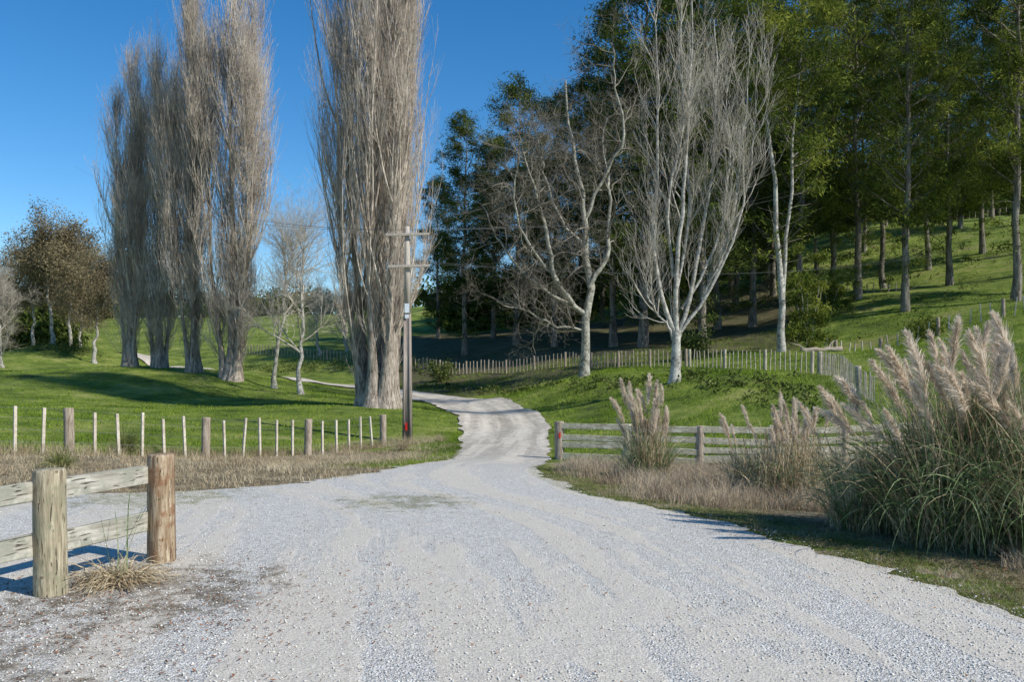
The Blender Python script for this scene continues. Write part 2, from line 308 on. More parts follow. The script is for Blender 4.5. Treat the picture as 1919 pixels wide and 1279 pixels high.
# ------------------------------------------------------------ grass
def blades(x,y,h,w,lean,K=3):
    N=len(x); z=gz(x,y)-.01; az=rng.random(N)*6.283; d=np.stack([np.cos(az),np.sin(az),np.zeros(N)],1)
    ln=lean*rng.random(N)*h; t=np.linspace(0,1,K)
    P=np.zeros((N,K,3)); base=np.stack([x,y,z],1)
    for k in range(K): P[:,k]=base+d*(ln*t[k]**2)[:,None]+np.array([0,0,1])*(h*t[k]*(1-.25*lean*t[k]))[:,None]
    az2=rng.random(N)*3.14; sd=np.stack([np.cos(az2),np.sin(az2),np.zeros(N)],1)
    return ribbons(P,(w[:,None]*(1-.9*t)[None,:])*.5,sd)
def clumpy(x,y,s=1.5,th=0,seed=0):
    r=np.random.default_rng(seed); o=np.zeros(len(x))
    for k in range(6):
        a=r.random()*6.28; w=s*(1+k*.7); o+=np.sin((x*math.cos(a)+y*math.sin(a))*w+r.random()*6)
    return o>th
def stuff(name,label,V,F,mat):
    o=ob(name,mkmesh(name,V,F,mat)); o['kind']='stuff'; o['label']=label; return o
N=80000; y=12.0+rng.random(N)**1.2*20; x=-22+rng.random(N)*(21); k=(x<xl(y)+rng.normal(size=N)*.2)&(y<fy(x)+.6+rng.normal(size=N)*.4)&(x>-.75*y)&clumpy(x,y,1.7,-2.2,33); x=x[k];y=y[k]
hh=.04+.10*rng.random(len(x)); hh*=np.where(clumpy(x,y,1.3,.5,3),2.0,1.)
hh[np.abs(y-fy(x))<.7]*=1.9
p1=blades(x,y,hh,.008+.004*rng.random(len(x)),1.2)
N=9000; x=-14+rng.random(N)*11.5; y=fy(x)+rng.normal(size=N)*.35; k=clumpy(x,y,2.2,-.4,8); x=x[k];y=y[k]
p2=blades(x,y,.25+.25*rng.random(len(x)),.008+0*x,1.0)
N=3500; x=-14+rng.random(N)*12; y=13+rng.random(N)*16; k=clumpy(x,y,2.6,2.,38)&(x<xl(y)-.3)&(y<fy(x)); x=x[k];y=y[k]
p3=blades(x,y,.2+.25*rng.random(len(x)),.007+0*x,1.0)
stuff('dry_grass','tan dry grass along the gravel edge',*merge([p1,p2,p3]),M_dry)
N=60000; y=11.5+rng.random(N)*12.5; x=xr(y)+.35+rng.random(N)**1.1*9; tl=np.clip((x-xr(y)-.3)/.9,0,1); k=(tl>rng.random(N)*.6)&(x<.62*y)&(clumpy(x,y,1.2,-1.2,4)); x=x[k];y=y[k];tl=tl[k]
p1=blades(x,y,(.12+.40*rng.random(len(x))**1.4)*(.35+.65*tl),.006+.003*rng.random(len(x)),1.0)
N=14000; y=7+rng.random(N)*6; x=xr(y)+1.1+rng.random(N)*1.6; k=clumpy(x,y,2.,.0,5); x=x[k];y=y[k]
p2=blades(x,y,.10+.22*rng.random(len(x)),.005+.002*rng.random(len(x)),1.1)
N=24000; y=4.3+rng.random(N)*12; x=xr(y)+.1+np.abs(rng.normal(size=N))*.8; k=clumpy(x,y,3.1,.3,17); x=x[k];y=y[k]
p3=blades(x,y,.02+.07*rng.random(len(x)),.004+.002*rng.random(len(x)),1.3,K=2)
stuff('dry_seed_grass','golden tan dry seeding grass',*merge([p1,p2,p3]),M_pink)
N=210000; yy=18+rng.random(N)**1.5*62; xx=(rng.random(N)*1.25-.62)*yy; k=((xx<xl(yy)-.1)&(yy>fy(xx)-.3))|((xx>xr(yy)+.1)&(yy>24)); k&=clumpy(xx,yy,.7,-2.,66); x=xx[k];y=yy[k]
hh=(.04+.08*rng.random(len(x)))*np.where(clumpy(x,y,.9,1,6),1.8,1)*np.where(x>xr(y),1.6,1.)
p1=blades(x,y,hh,.012+.0005*y,1.1,K=2)
N=14000; y=17+rng.random(N)*20; x=xl(y)-np.abs(rng.normal(size=N))*.7+.05; p3=blades(x,y,.05+.09*rng.random(N),.012+0*x,1.1,K=2)
stuff('green_grass','short green pasture grass',*merge([p1,p3]),M_green)
N=130000; y=4.3+rng.random(N)*16; x=xr(y)-.12+np.abs(rng.normal(size=N))*.8; k=clumpy(x,y,2.5,-1.8,7); x=x[k];y=y[k]
p2=blades(x,y,.015+.045*rng.random(len(x)),.005+.003*rng.random(len(x)),1.1,K=2)
N=9000; y=11.4+rng.normal(size=N)*.5; x=-1.4+1.*rng.normal(size=N); k=clumpy(x,y,3,1.2,9); p4=blades(x[k],y[k],.008+.016*rng.random(k.sum()),.005+0*x[k],1.1,K=2)
stuff('verge_grass','short mossy olive verge grass',*merge([p2,p4]),M_verge)
def stones(x,y,s,z0=.02):
    N=len(x); o=np.array([[1,0,0],[0,1,0],[-1,0,0],[0,-1,0],[0,0,1],[0,0,-1]],float)
    V=o[None]*(.6+.6*rng.random((N,6,1)))*s[:,None,None]*np.array([1,1,.65]); a=rng.random(N)*6.28; c,s_=np.cos(a)[:,None],np.sin(a)[:,None]
    X=V[...,0]*c-V[...,1]*s_; Y=V[...,0]*s_+V[...,1]*c; V=np.stack([X+x[:,None],Y+y[:,None],V[...,2]+(gz(x,y)+z0+s*.2)[:,None]],-1)
    f=np.array([[0,1,4],[1,2,4],[2,3,4],[3,0,4],[1,0,5],[2,1,5],[3,2,5],[0,3,5]]); F=(f[None]+np.arange(N)[:,None,None]*6).reshape(-1,3)
    return V.reshape(-1,3),F
N=60000; y=4.2+rng.random(N)**1.4*13; x=(rng.random(N)*1.4-.68)*y; k=(x<xr(y)+.25)&(x>xl(y)-.05); k&=clumpy(x,y,1.1,.6,11)|(rng.random(N)<.3)|(np.abs(x-xr(y)+.4)<.5)|(x<-1.5); x=x[k];y=y[k]
sz=.003+.010*rng.random(len(x))**3
stuff('loose_gravel','loose grey crushed stones on the road surface',*stones(x,y,sz),M_stone)
N=4200; x=np.r_[-2.8+rng.normal(size=N)*1.1,rng.random(700)*9-4.5,np.zeros(1600)]; y=np.r_[6.1+rng.normal(size=N)*1.0,4.5+rng.random(700)*7,np.zeros(1600)]
y[-1600:]=4.6+rng.random(1600)*8; x[-1600:]=xr(y[-1600:])+.6+rng.normal(size=1600)*.5
c=np.stack([x,y,gz(x,y)+.03],1); V,F=leaves(c,.005+.017*rng.random(len(x))**2,.5); V[:,2]=np.repeat(c[:,2],4)+(V[:,2]-np.repeat(c[:,2],4))*.4
stuff('leaf_litter','small brown and reddish fallen leaves',V,F,M_litter)
N=16000; x=-2.5+rng.normal(size=N)*1.0; y=6.5+rng.normal(size=N)*.7; k=clumpy(x,y,3.5,1.8,12); x=x[k];y=y[k]
stuff('ground_moss','low mossy weeds in the gravel',*blades(x,y,.01+.02*rng.random(len(x)),.006+0*x,1.3,K=2),M_moss)

# ------------------------------------------------------------ trees
def treeobj(name,label,loc,tm,cm,cname='crown',group=None,rz=0,sc=1.,sxy=None,cat='tree'):
    s=(sc,sc,sc) if sxy is None else (sxy,sxy,sc)
    t=thing(name,label,cat,loc,group,(0,0,rz),s); ob('trunk',tm,t); ob(cname,cm,t); return t
def flare(R,a=.6): 
    R=R.copy(); R[:,0]*=1+a; R[:,1]*=1+a*.3; return R
def poplar(H,rad,stems,nb,seed,low=.1,tr=.35,nt_=(9,5),thin=.4,mr=.010,nb0=90):
    global rng
    rng=np.random.default_rng(seed)
    K=24; P=np.zeros((stems,K,3)); t=np.linspace(0,1,K)
    R=np.zeros((stems,K))
    for i in range(stems):
        a=i*2.4+rng.random(); off=0 if i==0 else rad*(.20+.30*rng.random()); hh=H*(1 if i==0 else .66+.2*rng.random())
        prof=np.sin(np.clip(t*1.5,0,1)*math.pi/2)
        P[i,:,0]=math.cos(a)*(off*prof+ (0 if i==0 else tr*.75))+np.cumsum(rng.normal(size=K))*.025
        P[i,:,1]=math.sin(a)*(off*prof+ (0 if i==0 else tr*.75))+np.cumsum(rng.normal(size=K))*.025
        P[i,:,2]=t*hh-.2
        R[i]=(tr if i==0 else tr*.6)*(thin+(1-thin)*np.exp(-t*9))*(1-t*.93)
    lf=lambda t:(.25+.75*np.sin(np.clip((t-low)/(1-low)*.93+.12,0,1)*math.pi)**.6)*(1.05-.5*t)*(.7+.5*np.sin(t*57)**2)
    B1,R1=spawn(P,R*1.4,nb//stems,(rad*1.7,rad*3.5),(14,34),2.4,9,.045,(low,.98),.0068,lf)
    B0,R0=spawn(P,R,nb0//stems+4,(1.2,3.0),(30,65),2.6,6,.08,(low*.3,low*2.6),.007)
    B2,R2=spawn(B1,R1,nt_[0],(1.1,3.4),(12,36),2.0,6,.05,(.05,1.),.006)
    B3,R3=spawn(B2,R2,nt_[1],(.6,1.8),(12,40),1.4,4,.07,(.05,1.),.007,taper=.5)
    B4,R4=spawn(B0,R0,12,(.4,1.3),(20,45),1.5,4,.08,(.1,1.),.007,taper=.4)
    tv=tubes(P,flare(R,.6),10); cv=merge([tubes(B1,R1,4),tubes(B0,R0,4),tubes(B2,np.maximum(R2,mr),3),tubes(B3,np.maximum(R3,mr*.75),3),tubes(B4,np.maximum(R4,mr*.7),3)])
    return mkmesh('poplar_trunk',*tv,M_poptrunk,True),mkmesh('poplar_crown',*cv,M_poptwig)
pa=poplar(27,2.2,4,165,21,.12,.45,(10,6),mr=.0078); pb=poplar(27,2.4,4,175,22,.09,.45,(10,6),mr=.0078); pc=poplar(30,3.8,9,310,23,.085,.95,(12,7),mr=.006,thin=.33,nb0=40)
G='row of bare poplars on the mound'
for (px,py,Y,ms,H,rz,sxy) in [(243,690,63,pa,.84,.3,1.0),(300,697,63,pb,.92,1.9,.95),(366,702,61,pa,1.08,2.5,1.0),(434,710,59,pb,1.12,4.1,1.25)]:
    x,y=XY(px,Y); treeobj('poplar_tree','tall bare columnar poplar on a grassy mound',(x,y,g1(x,y)),*ms,group=G,rz=rz,sc=H,sxy=sxy)
x,y=XY(712,44); treeobj('poplar_tree','broad bare multi-stemmed poplar beside the gravel lane',(x,y,g1(x,y)),*pc,rz=.5,sc=.92,sxy=.87)
def bare(H,seed,spread=.45,tw=1.,mt=M_greybark,mc=M_greyt,low=.2,tr=.18,up=.8,wig=.14,leafN=0,ml=None,last=5):
    global rng
    rng=np.random.default_rng(seed); K=14; t=np.linspace(0,1,K)
    P=np.zeros((1,K,3)); P[0,:,2]=t*H*.85-.15; P[0,1:,:2]=np.cumsum(rng.normal(size=(K-1,2)),0)*.022*H*.5; R=(tr*(1-t*.9))[None]
    lf=lambda t:1.1-.6*t
    B1,R1=spawn(P,R,16,(H*.28,H*.48),(25,60*spread/.45),up,10,wig*.8,(low,.98),.013,lf)
    B2,R2=spawn(B1,R1,9,(H*.10,H*.22),(25,60),up*.5,7,wig,(.2,1.),.011)
    B3,R3=spawn(B2,R2,8,(H*.04,H*.10),(25,60),.4,5,wig,(.15,1.),.010)
    B4,R4=spawn(B3,R3,last,(.25,.8),(25,60),.3,3,wig,(.2,1.),.010,taper=.5)
    tv=tubes(P,flare(R),9); parts=[tubes(B1,R1,5),tubes(B2,R2,4),tubes(B3,R3,3),tubes(B4,np.maximum(R4,.005),3)]
    me=mkmesh('tree_trunk',*tv,mt,True); cm=mkmesh('tree_crown',*merge(parts),mc)
    lm=None
    if leafN:
        e=np.concatenate([B3[:,-1],B2[:,-1],B2[:,4]]); e=e[rng.integers(0,len(e),leafN)]+rng.normal(size=(leafN,3))*.40; lm=mkmesh('tree_foliage',*leaves(e,.06+.12*rng.random(leafN)),ml)
    return me,cm,lm
b1=bare(13,31,tr=.16,low=.25,last=2,mc=M_palet); b2=bare(13,32,tr=.16,low=.2,spread=.35,mt=M_pale,mc=M_palet,last=2)
for (px,py,Y,ms,H,rz,lab) in [(515,730,58,b1,.98,.5,'slender bare grey tree on the lawn'),(565,737,54,b2,.98,2.,'slender bare grey tree beside the lane')]:
    x,y=XY(px,Y); treeobj('bare_tree',lab,(x,y,g1(x,y)),ms[0],ms[1],rz=rz,sc=H)
bt=bare(15,33,tr=.28,low=.3,leafN=30000,ml=M_brownleaf,mt=M_pale,last=2)
bt2=bare(15,37,tr=.25,low=.35,leafN=28000,ml=M_brownleaf,mt=M_pale,last=2)
for (px,Y,H,rz,ms) in [(62,118,.98,.1,bt),(98,112,1.08,1.4,bt2),(133,122,1.08,2.6,bt),(178,105,.95,3.3,bt2),(-10,125,.9,4.,bt2),(150,132,1.0,5.,bt2)]:
    x,y=XY(px,Y); t=treeobj('brown_tree','olive-brown leafy tree with bare lower trunk in the paddock',(x,y,g1(x,y)-.1),ms[0],ms[1],cname='branches',group='olive-brown trees in the far paddock',rz=rz,sc=H); ob('crown',ms[2],t)
bw=bare(10,34,tr=.2,low=.12,mt=M_pale,mc=M_palet)
for (px,Y,H) in [(5,95,1.1),(-45,90,1.2),(40,150,.9),(600,104,.95),(650,108,1.0)]:
    x,y=XY(px,Y); treeobj('bare_tree','pale leafless tree in the paddock',(x,y,g1(x,y)-.1),bw[0],bw[1],rz=px,sc=H,group='pale leafless trees in the paddock')

def limbtree(px0,Y,limbs,trunk,r0,seed,mt,mc,cfg):
    global rng
    rng=np.random.default_rng(seed); bx,by=XY(px0,Y); bz=g1(bx,by); s=Y/FP
    base_py=690+(H0-bz)*FP/Y
    def L(pts,dy0,dy1):
        return [((a-px0)*s,dy0+(dy1-dy0)*i/(len(pts)-1),(base_py-b_)*s) for i,(a,b_) in enumerate(pts)]
    TP=resample(L(trunk,0,0),10); TP[0,2]-=.2; Tr=np.linspace(r0,r0*.72,10)
    P=[];R=[]
    for (pts,dy,ra,rb) in limbs:
        q=resample(L(pts,dy[0],dy[1]),16); q[1:]+=np.cumsum(rng.normal(size=(15,3)),0)*cfg.get('j',.03); P.append(q); R.append(np.linspace(ra,rb,16)*cfg.get('rk',1))
    P=np.array(P);R=np.array(R)
    tv=merge([tubes(TP[None],flare(Tr[None],.45),10),tubes(P,R,8)])
    B1,R1=spawn(P,R,cfg['m'][0],cfg['l'][0],cfg['a'],cfg['up'],9,cfg['w'],(.12,1.),cfg.get('rs',.013))
    B2,R2=spawn(B1,R1,cfg['m'][1],cfg['l'][1],cfg['a'],cfg['up']*.7,7,cfg['w'],(.15,1.),.010)
    B3,R3=spawn(B2,R2,cfg['m'][2],cfg['l'][2],cfg['a'],cfg['up']*.5,5,cfg['w'],(.15,1.),.009)
    parts=[tubes(B1,R1,6),tubes(B2,R2,4),tubes(B3,np.maximum(R3,cfg.get('mr',.0045)),3)]
    if cfg['m'][3]:
        B4,R4=spawn(B3,R3,cfg['m'][3],cfg['l'][3],cfg['a'],.2,3,cfg['w'],(.2,1.),.012,taper=.5); parts.append(tubes(B4,np.maximum(R4,.004),3))
    return (bx,by,bz),mkmesh('limb_trunk',*tv,mt,True),mkmesh('limb_crown',*merge(parts),mc)
loc,tm,cm=limbtree(1095,55,[
 ([(1098,590),(1060,560),(1040,520),(1020,450),(1000,380),(985,290)],(0,-1.5),.19,.04),
 ([(1098,600),(1112,520),(1095,470),(1100,400),(1085,330),(1062,240),(1055,130)],(0,.6),.27,.05),
 ([(1105,540),(1150,470),(1160,380),(1150,280),(1165,200)],(0,1.5),.16,.04),
 ([(1075,575),(1010,545),(960,500),(920,440),(900,370)],(0,1.),.13,.03),
 ([(1098,410),(1140,330),(1150,250),(1120,170),(1110,110)],(0.3,-1.),.13,.03),
 ([(1045,530),(990,470),(950,400),(945,300)],(-.8,-2.5),.11,.03),
 ([(1095,470),(1060,400),(1030,300),(1020,200)],(0,1.2),.11,.03),
 ([(1098,620),(1060,610),(1000,600),(940,590)],(0,-1.5),.08,.03)],
 [(1095,712),(1098,660),(1098,590)],.33,41,M_greybark,M_greyt,dict(m=(14,7,5,2),l=((1.8,4.2),(.9,2.2),(.5,1.3),(.2,.5)),a=(28,80),up=.4,w=.24,j=.12,rk=1.0,rs=.016))
treeobj('bare_tree','gnarled leafless tree with crooked spreading limbs by the fence',loc,tm,cm)
loc,tm,cm=limbtree(1265,42,[
 ([(1268,630),(1232,560),(1222,450),(1238,300),(1234,100),(1228,0)],(0,.8),.17,.03),
 ([(1268,620),(1262,500),(1277,350),(1286,150),(1292,-20)],(0,-.8),.18,.03),
 ([(1270,640),(1292,560),(1322,450),(1345,300),(1352,100),(1345,10)],(0,1.2),.16,.03),
 ([(1272,630),(1312,580),(1362,490),(1400,380),(1415,240),(1418,150)],(0,-.5),.13,.02),
 ([(1262,640),(1240,605),(1212,570),(1200,500)],(0,-.6),.09,.02),
 ([(1265,560),(1300,430),(1310,280),(1320,120),(1318,30)],(0,1.8),.12,.02),
 ([(1320,560),(1360,470),(1378,340),(1388,180),(1385,90)],(0.5,-1.4),.10,.02),
 ([(1280,580),(1330,500),(1360,380),(1372,260),(1370,100)],(0.2,1.0),.10,.02),
 ([(1262,520),(1250,400),(1265,260),(1258,90),(1262,0)],(0,-1.6),.12,.02)],
 [(1265,718),(1267,680),(1268,620)],.28,42,M_pale,M_palet,dict(m=(15,6,5,0),l=((1.4,3.8),(.8,2.0),(.4,1.1),(.15,.4)),a=(16,46),up=1.8,w=.12,j=.06,rk=.75,rs=.010,mr=.0055))
treeobj('bare_tree','pale bare tree with many upright white-grey stems',loc,tm,cm)

def evergreen(H,R,cs,seed,ml,nl=30000,tr=.35,nlimb=70,lsz=(.09,.28),fork=False):
    global rng
    rng=np.random.default_rng(seed); K=16; t=np.linspace(0,1,K)
    P=np.zeros((1,K,3)); P[0,:,2]=t*H-.3; P[0,1:,:2]=np.cumsum(rng.normal(size=(K-1,2)),0)*.10; Rr=(tr*(1-.9*t))[None]
    if fork:
        Q=P.copy(); Q[0,:,2]*=.95; f=np.clip((t-.15)/.85,0,1); Q[0,:,0]+=f*2.2; P[0,:,0]-=f*1.2; P=np.concatenate([P,Q]); Rr=np.concatenate([Rr,Rr*.75])
    prof=lambda tt:(np.sin(np.clip((tt-cs)/(1-cs),0,1)*.8*math.pi+.45)**.8+.1)
    B1,R1=spawn(P,Rr,nlimb//len(P),(R*.6,R*1.35),(45,85),.7,7,.10,(cs,.985),.014,prof)
    Bd,Rd=spawn(P,Rr,16,(1,3.4),(50,85),.3,6,.12,(.3*cs,cs),.010)
    B2,R2=spawn(B1,R1,6,(R*.2,R*.45),(25,60),.4,5,.12,(.25,1.),.012)
    cl=np.concatenate([B2[:,-1],B2[:,3],B1[:,-1],B1[:,5],Bd[:12,-1],Bd[:12,4]]); w=rng.random(len(cl))**2+.1; w/=w.sum()
    ix=rng.choice(len(cl),nl,p=w)
    r=rng.normal(size=(nl,3)); c=cl[ix]+r*np.array([.52,.52,.24])*(.5+.7*rng.random((len(cl),1))[ix]); c[:,2]-=.12*rng.random(nl)*np.linalg.norm(r[:,:2],axis=1)
    return mkmesh('evergreen_trunk',*tubes(P,flare(Rr,.4),8),M_pinebark if not fork else M_pale,True),mkmesh('evergreen_branches',*merge([tubes(B1,R1,4),tubes(B2,R2,3),tubes(Bd,Rd,3)]),M_pinebark),mkmesh('evergreen_foliage',*leaves(c,lsz[0]+(lsz[1]-lsz[0])*rng.random(nl)**1.5,.2),ml)
LO=[evergreen(30,4.4,.12,51,M_leafdark,44000,nlimb=85),evergreen(30,4.0,.18,52,M_leafdark,42000,nlimb=85)]
HI=[evergreen(36,4.8,.18,53,M_leafmid,44000,nlimb=95),evergreen(36,5.0,.15,54,M_leafdark,46000,nlimb=95),evergreen(36,4.8,.25,55,M_leafmid,40000,nlimb=90)]
FK=evergreen(26,3.6,.45,56,M_leafmid,24000,tr=.24,fork=True)
def plantE(px,Y,ms,sc,rz,lab,group,sxy=None):
    x,y=XY(px,Y); t=treeobj('evergreen_tree',lab,(x,y,g1(x,y)-.1),ms[0],ms[1],cname='branches',group=group,rz=rz,sc=sc,sxy=sxy); ob('crown',ms[2],t)
GL='dense dark evergreens behind the fence'; GH='tall evergreens on the hillside'
for i,(px,Y,k,sc) in enumerate([(822,118,0,.72),(872,96,1,.88),(925,112,0,.86),(968,98,0,.98),(1040,92,1,.88),(1092,104,0,1.0),(1150,88,1,1.14),(1205,82,0,1.3),(1265,96,1,1.35),(1230,112,0,1.1),(1310,106,1,1.1),(1370,118,0,1.1),(1000,122,1,.9),(905,130,1,.8),(1130,126,0,1.),(1440,122,1,1.)]):
    plantE(px,Y,LO[k],sc,i*1.3,'dense dark evergreen tree with foliage low on the trunk',GL)
for i,(px,Y,k,sc) in enumerate([(1318,78,1,1.0),(1345,92,1,1.0),(1410,88,1,1.02),(1500,84,0,1.0),(1560,100,0,.98),(1608,85,0,1.0),(1657,100,2,.96),(1697,75,0,.98),(1740,108,1,.95),(1780,93,0,.95),(1842,112,0,.95),(1903,72,2,1.0),(1960,88,1,1.0),(2020,74,0,1.0),(1380,108,1,1.),(1450,110,1,1.),(1530,122,1,.9),(1620,128,1,.9),(1700,130,0,.85),(1800,132,1,.85),(1900,128,1,.85),(1480,132,0,.9),(1560,140,1,.8),(1660,142,0,.8),(1760,144,1,.8),(1860,140,0,.8),(1930,106,0,.9)]):  # includes a few unseen trees beyond the right edge, added for their shadows
    plantE(px,Y,HI[k],sc,i*1.7,'tall evergreen with bare straight trunk and high leafy crown',GH)
x,y=XY(1466,58); t=treeobj('evergreen_tree','forked pale-stemmed tree with leafy top by the fence',(x,y,g1(x,y)-.1),FK[0],FK[1],cname='branches',rz=.2,sc=1.0); ob('crown',FK[2],t)

def mass(pts,name,label,mat,per,sz):
    c=[]
    for (x,y,h,w) in pts:
        k=int(per*(h/2)**1.2)+20; z=g1(x,y); q=rng.normal(size=(k,3)); q=nrm(q)*(rng.random((k,1))**.45)
        c.append(np.array([x,y,z+h*.45])+q*np.array([w,w,h*.55])+rng.normal(size=(k,3))*.12*w)
    c=np.concatenate(c); stuff(name,label,*leaves(c,sz[0]+(sz[1]-sz[0])*rng.random(len(c)),.45),mat)
rng=np.random.default_rng(90)
pts=[]
for i in range(130):
    px=-80+rng.random()*1250; Y=205+rng.random()*50
    x,y=XY(px,Y); pts.append((x,y,3.5+rng.random()*5,3+rng.random()*3))
for i in range(85):
    px=1150+rng.random()*1000; Y=160+rng.random()*30; x,y=XY(px,Y); pts.append((x,y,8+rng.random()*10,3+rng.random()*3))
for i in range(45):
    px=-60+rng.random()*170; Y=138+rng.random()*45; x,y=XY(px,Y); pts.append((x,y,4+rng.random()*4,3+rng.random()*2))
for i in range(30):
    px=860+rng.random()*620; Y=125+rng.random()*18; x,y=XY(px,Y); pts.append((x,y,3+rng.random()*5,2+rng.random()*2.5))
mass(pts,'distant_wood','dark distant woodland along the ridge',M_leafdark,130,(.3,.8))
pts=[]
for i in range(150):
    px=780+rng.random()*780; Yb=np.interp(px,[780,1000,1100,1300,1450,1600],[76,60,50,43,37,33]); Y=Yb+rng.normal()*1.9
    x,y=XY(px,Y); 
    if x>xr(Y)+1.2: pts.append((x,y,.15+rng.random()*.28,.3+rng.random()*.4))
for i in range(70):
    px=450+rng.random()*400; Y=97-abs(px-450)*.02+rng.normal()*1.5; x,y=XY(px,Y)
    if x>xr(Y)+2: pts.append((x,y,.4+rng.random()*.8,.6+rng.random()*.8))
for i in range(40):
    px=30+rng.random()*160; Y=107+rng.random()*4; x,y=XY(px,Y); pts.append((x,y,.5+rng.random()*1.,.8+rng.random()*1.2))
for i in range(60):
    px=1480+rng.random()*440; Y=68+rng.random()*45; x,y=XY(px,Y); pts.append((x,y,.2+rng.random()*.5,.4+rng.random()*.7))
for i in range(90):
    px=-40+rng.random()*640; Y=142+rng.random()*60; x,y=XY(px,Y); pts.append((x,y,.6+rng.random()*2.2,.8+rng.random()*2.2))
mass(pts,'bank_vegetation','low scrubby weeds and ferns on the bank',M_shrub,130,(.04,.14))
def shrub(px,Y,h,w,mat,lab):
    x,y=XY(px,Y); z=g1(x,y); t=thing('shrub',lab,'shrub',(x,y,z))
    P0=np.zeros((5,6,3)); 
    for i in range(5):
        a=i*1.3; P0[i,:,0]=np.linspace(0,math.cos(a)*w*.5,6);P0[i,:,1]=np.linspace(0,math.sin(a)*w*.5,6);P0[i,:,2]=np.linspace(-.1,h*.8,6)
    ob('stem',mkmesh('shrub_stem',*tubes(P0,np.full((5,6),.03)*1.,5),M_greybark),t)
    k=int(1500*h); cc=P0[rng.integers(0,5,40),rng.integers(2,6,40)]+rng.normal(size=(40,3))*np.array([w*.3,w*.3,h*.2]); c=cc[rng.integers(0,40,k)]+rng.normal(size=(k,3))*.25; c[:,2]=np.abs(c[:,2])
    ob('crown',mkmesh('shrub_crown',*leaves(c,.05+.1*rng.random(k)),mat),t)
shrub(1515,66,6.5,2.2,M_leafmid,'yellow-green bushy shrub under the tall trees')
shrub(1555,80,4,2.5,M_leafmid,'low green shrub on the hillside')
shrub(1300,62,2,1.5,M_shrub,'dark green shrub behind the fence')
shrub(820,78,1.6,1.6,M_shrub,'dark green shrub on the bank')
shrub(1740,60,1.2,1.4,M_leafmid,'small green shrub on the grassy slope')

# ------------------------------------------------------------ fences
def roundpost(r,h,mat,name,top=.012,S=18,seed=0):
    r_=np.random.default_rng(seed); zs=[-.3,0,h*.15,h*.3,h*.45,h*.6,h*.8,h-top*2,h-top*.6,h]; rr=[r*1.03,r*1.02,r*1.01,r,r*1.005,r*.99,r*.985,r*.98,r*.95,r*.86]
    P=[];F=[]
    wob=1+.035*r_.normal(size=S)
    for z,q in zip(zs,rr):
        for s in range(S): a=2*math.pi*s/S; w=q*wob[s]*(1+.008*r_.normal()); P.append((math.cos(a)*w,math.sin(a)*w,z))
    K=len(zs)
    for k in range(K-1):
        for s in range(S): F.append([k*S+s,k*S+(s+1)%S,(k+1)*S+(s+1)%S,(k+1)*S+s])
    c=len(P); P.append((0,0,h+.002))
    for s in range(0,S,2): F.append([(K-1)*S+s,(K-1)*S+(s+1)%S,(K-1)*S+(s+2)%S,c])
    return mkmesh(name,np.array(P),np.array(F),mat,False)
def bevbox(sx,sy,sz,c,mat,name,bv=.006,seg=1,wob=0):
    import bmesh
    V,F=box(sx,sy,sz,c); bm=bmesh.new(); vs=[bm.verts.new(v) for v in V]; [bm.faces.new([vs[i] for i in f]) for f in F]
    bmesh.ops.bevel(bm,geom=list(bm.edges),offset=bv,segments=1,affect='EDGES')
    if wob:
        for v in bm.verts: v.co+=Vector(rng.normal(size=3)*wob)
    me=bpy.data.meshes.new(name); bm.to_mesh(me); bm.free(); me.materials.append(mat); return me
def battenfence(label,path,spacing,h,bw,bm,pm,pr,every,off,wires=(.25,.5,.75,.95),posth=1.05,wr=.004,jit=.02,name='batten_fence'):
    path=np.array(path,float); d=np.r_[0,np.cumsum(np.linalg.norm(np.diff(path,axis=0),axis=1))]; nB=int(d[-1]/spacing)+1
    s=np.arange(nB)*spacing; X=np.interp(s,d,path[:,0]);Y=np.interp(s,d,path[:,1]);Z=gz(X,Y)
    r=thing(name,label,'fence',(X[0],Y[0],Z[0]))
    bme=bevbox(bw,bw*.8,h+.1,(0,0,h/2-.05),bm,'batten',.003); pme=roundpost(pr,h*posth,pm,'fence_post')
    extra=[];cnt=0
    for i in range(nB):
        dx=X[min(i+1,nB-1)]-X[max(i-1,0)]; dy=Y[min(i+1,nB-1)]-Y[max(i-1,0)]; a=math.atan2(dy,dx)
        L=(X[i]-X[0],Y[i]-Y[0],Z[i]-Z[0])
        if (i-off)%every==0: ob('post',pme,r,L,(rng.normal()*.015,rng.normal()*.02,rng.random()*6))
        else:
            sc=1+rng.normal()*.05
            if cnt<99: ob('batten',bme,r,L,(rng.normal()*jit,rng.normal()*jit,a+rng.normal()*.1),(1,1,sc)); cnt+=1
            else:
                V,F=box(bw,bw*.8,h+.1,(0,0,h/2-.05)); extra.append((rotV(V,a)*[1,1,sc]+np.array(L),F))
    if extra: e=ob('battens',mkmesh('far_battens',*merge(extra),bm),r); e['kind']='stuff'
    P=np.zeros((len(wires),nB,3)); P[:,:,0]=X-X[0];P[:,:,1]=Y-Y[0]
    for i,w in enumerate(wires): P[i,:,2]=Z-Z[0]+w*h
    ob('wire',mkmesh('fence_wire',*tubes(P,np.full((len(wires),nB),wr),3),M_wire),r)
    return r
rng=np.random.default_rng(5)
battenfence('post and wire fence with pale square battens on dry grass',[(-14.1,18.1),(-12.1,20.5),(-8.6,25.3),(-6.0,29.2),(-4.7,31.6)],.655,1.18,.072,M_batten,M_oldpost,.125,6,1,wr=.003,jit=.035,posth=1.0)
A_=[XY(455,110),XY(560,103),XY(640,98),XY(730,92),XY(800,88),XY(900,80),XY(930,78)]
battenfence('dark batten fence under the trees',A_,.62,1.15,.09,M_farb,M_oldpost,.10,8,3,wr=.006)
B_=[XY(930,78),XY(1070,70),XY(1180,62),XY(1290,56)]
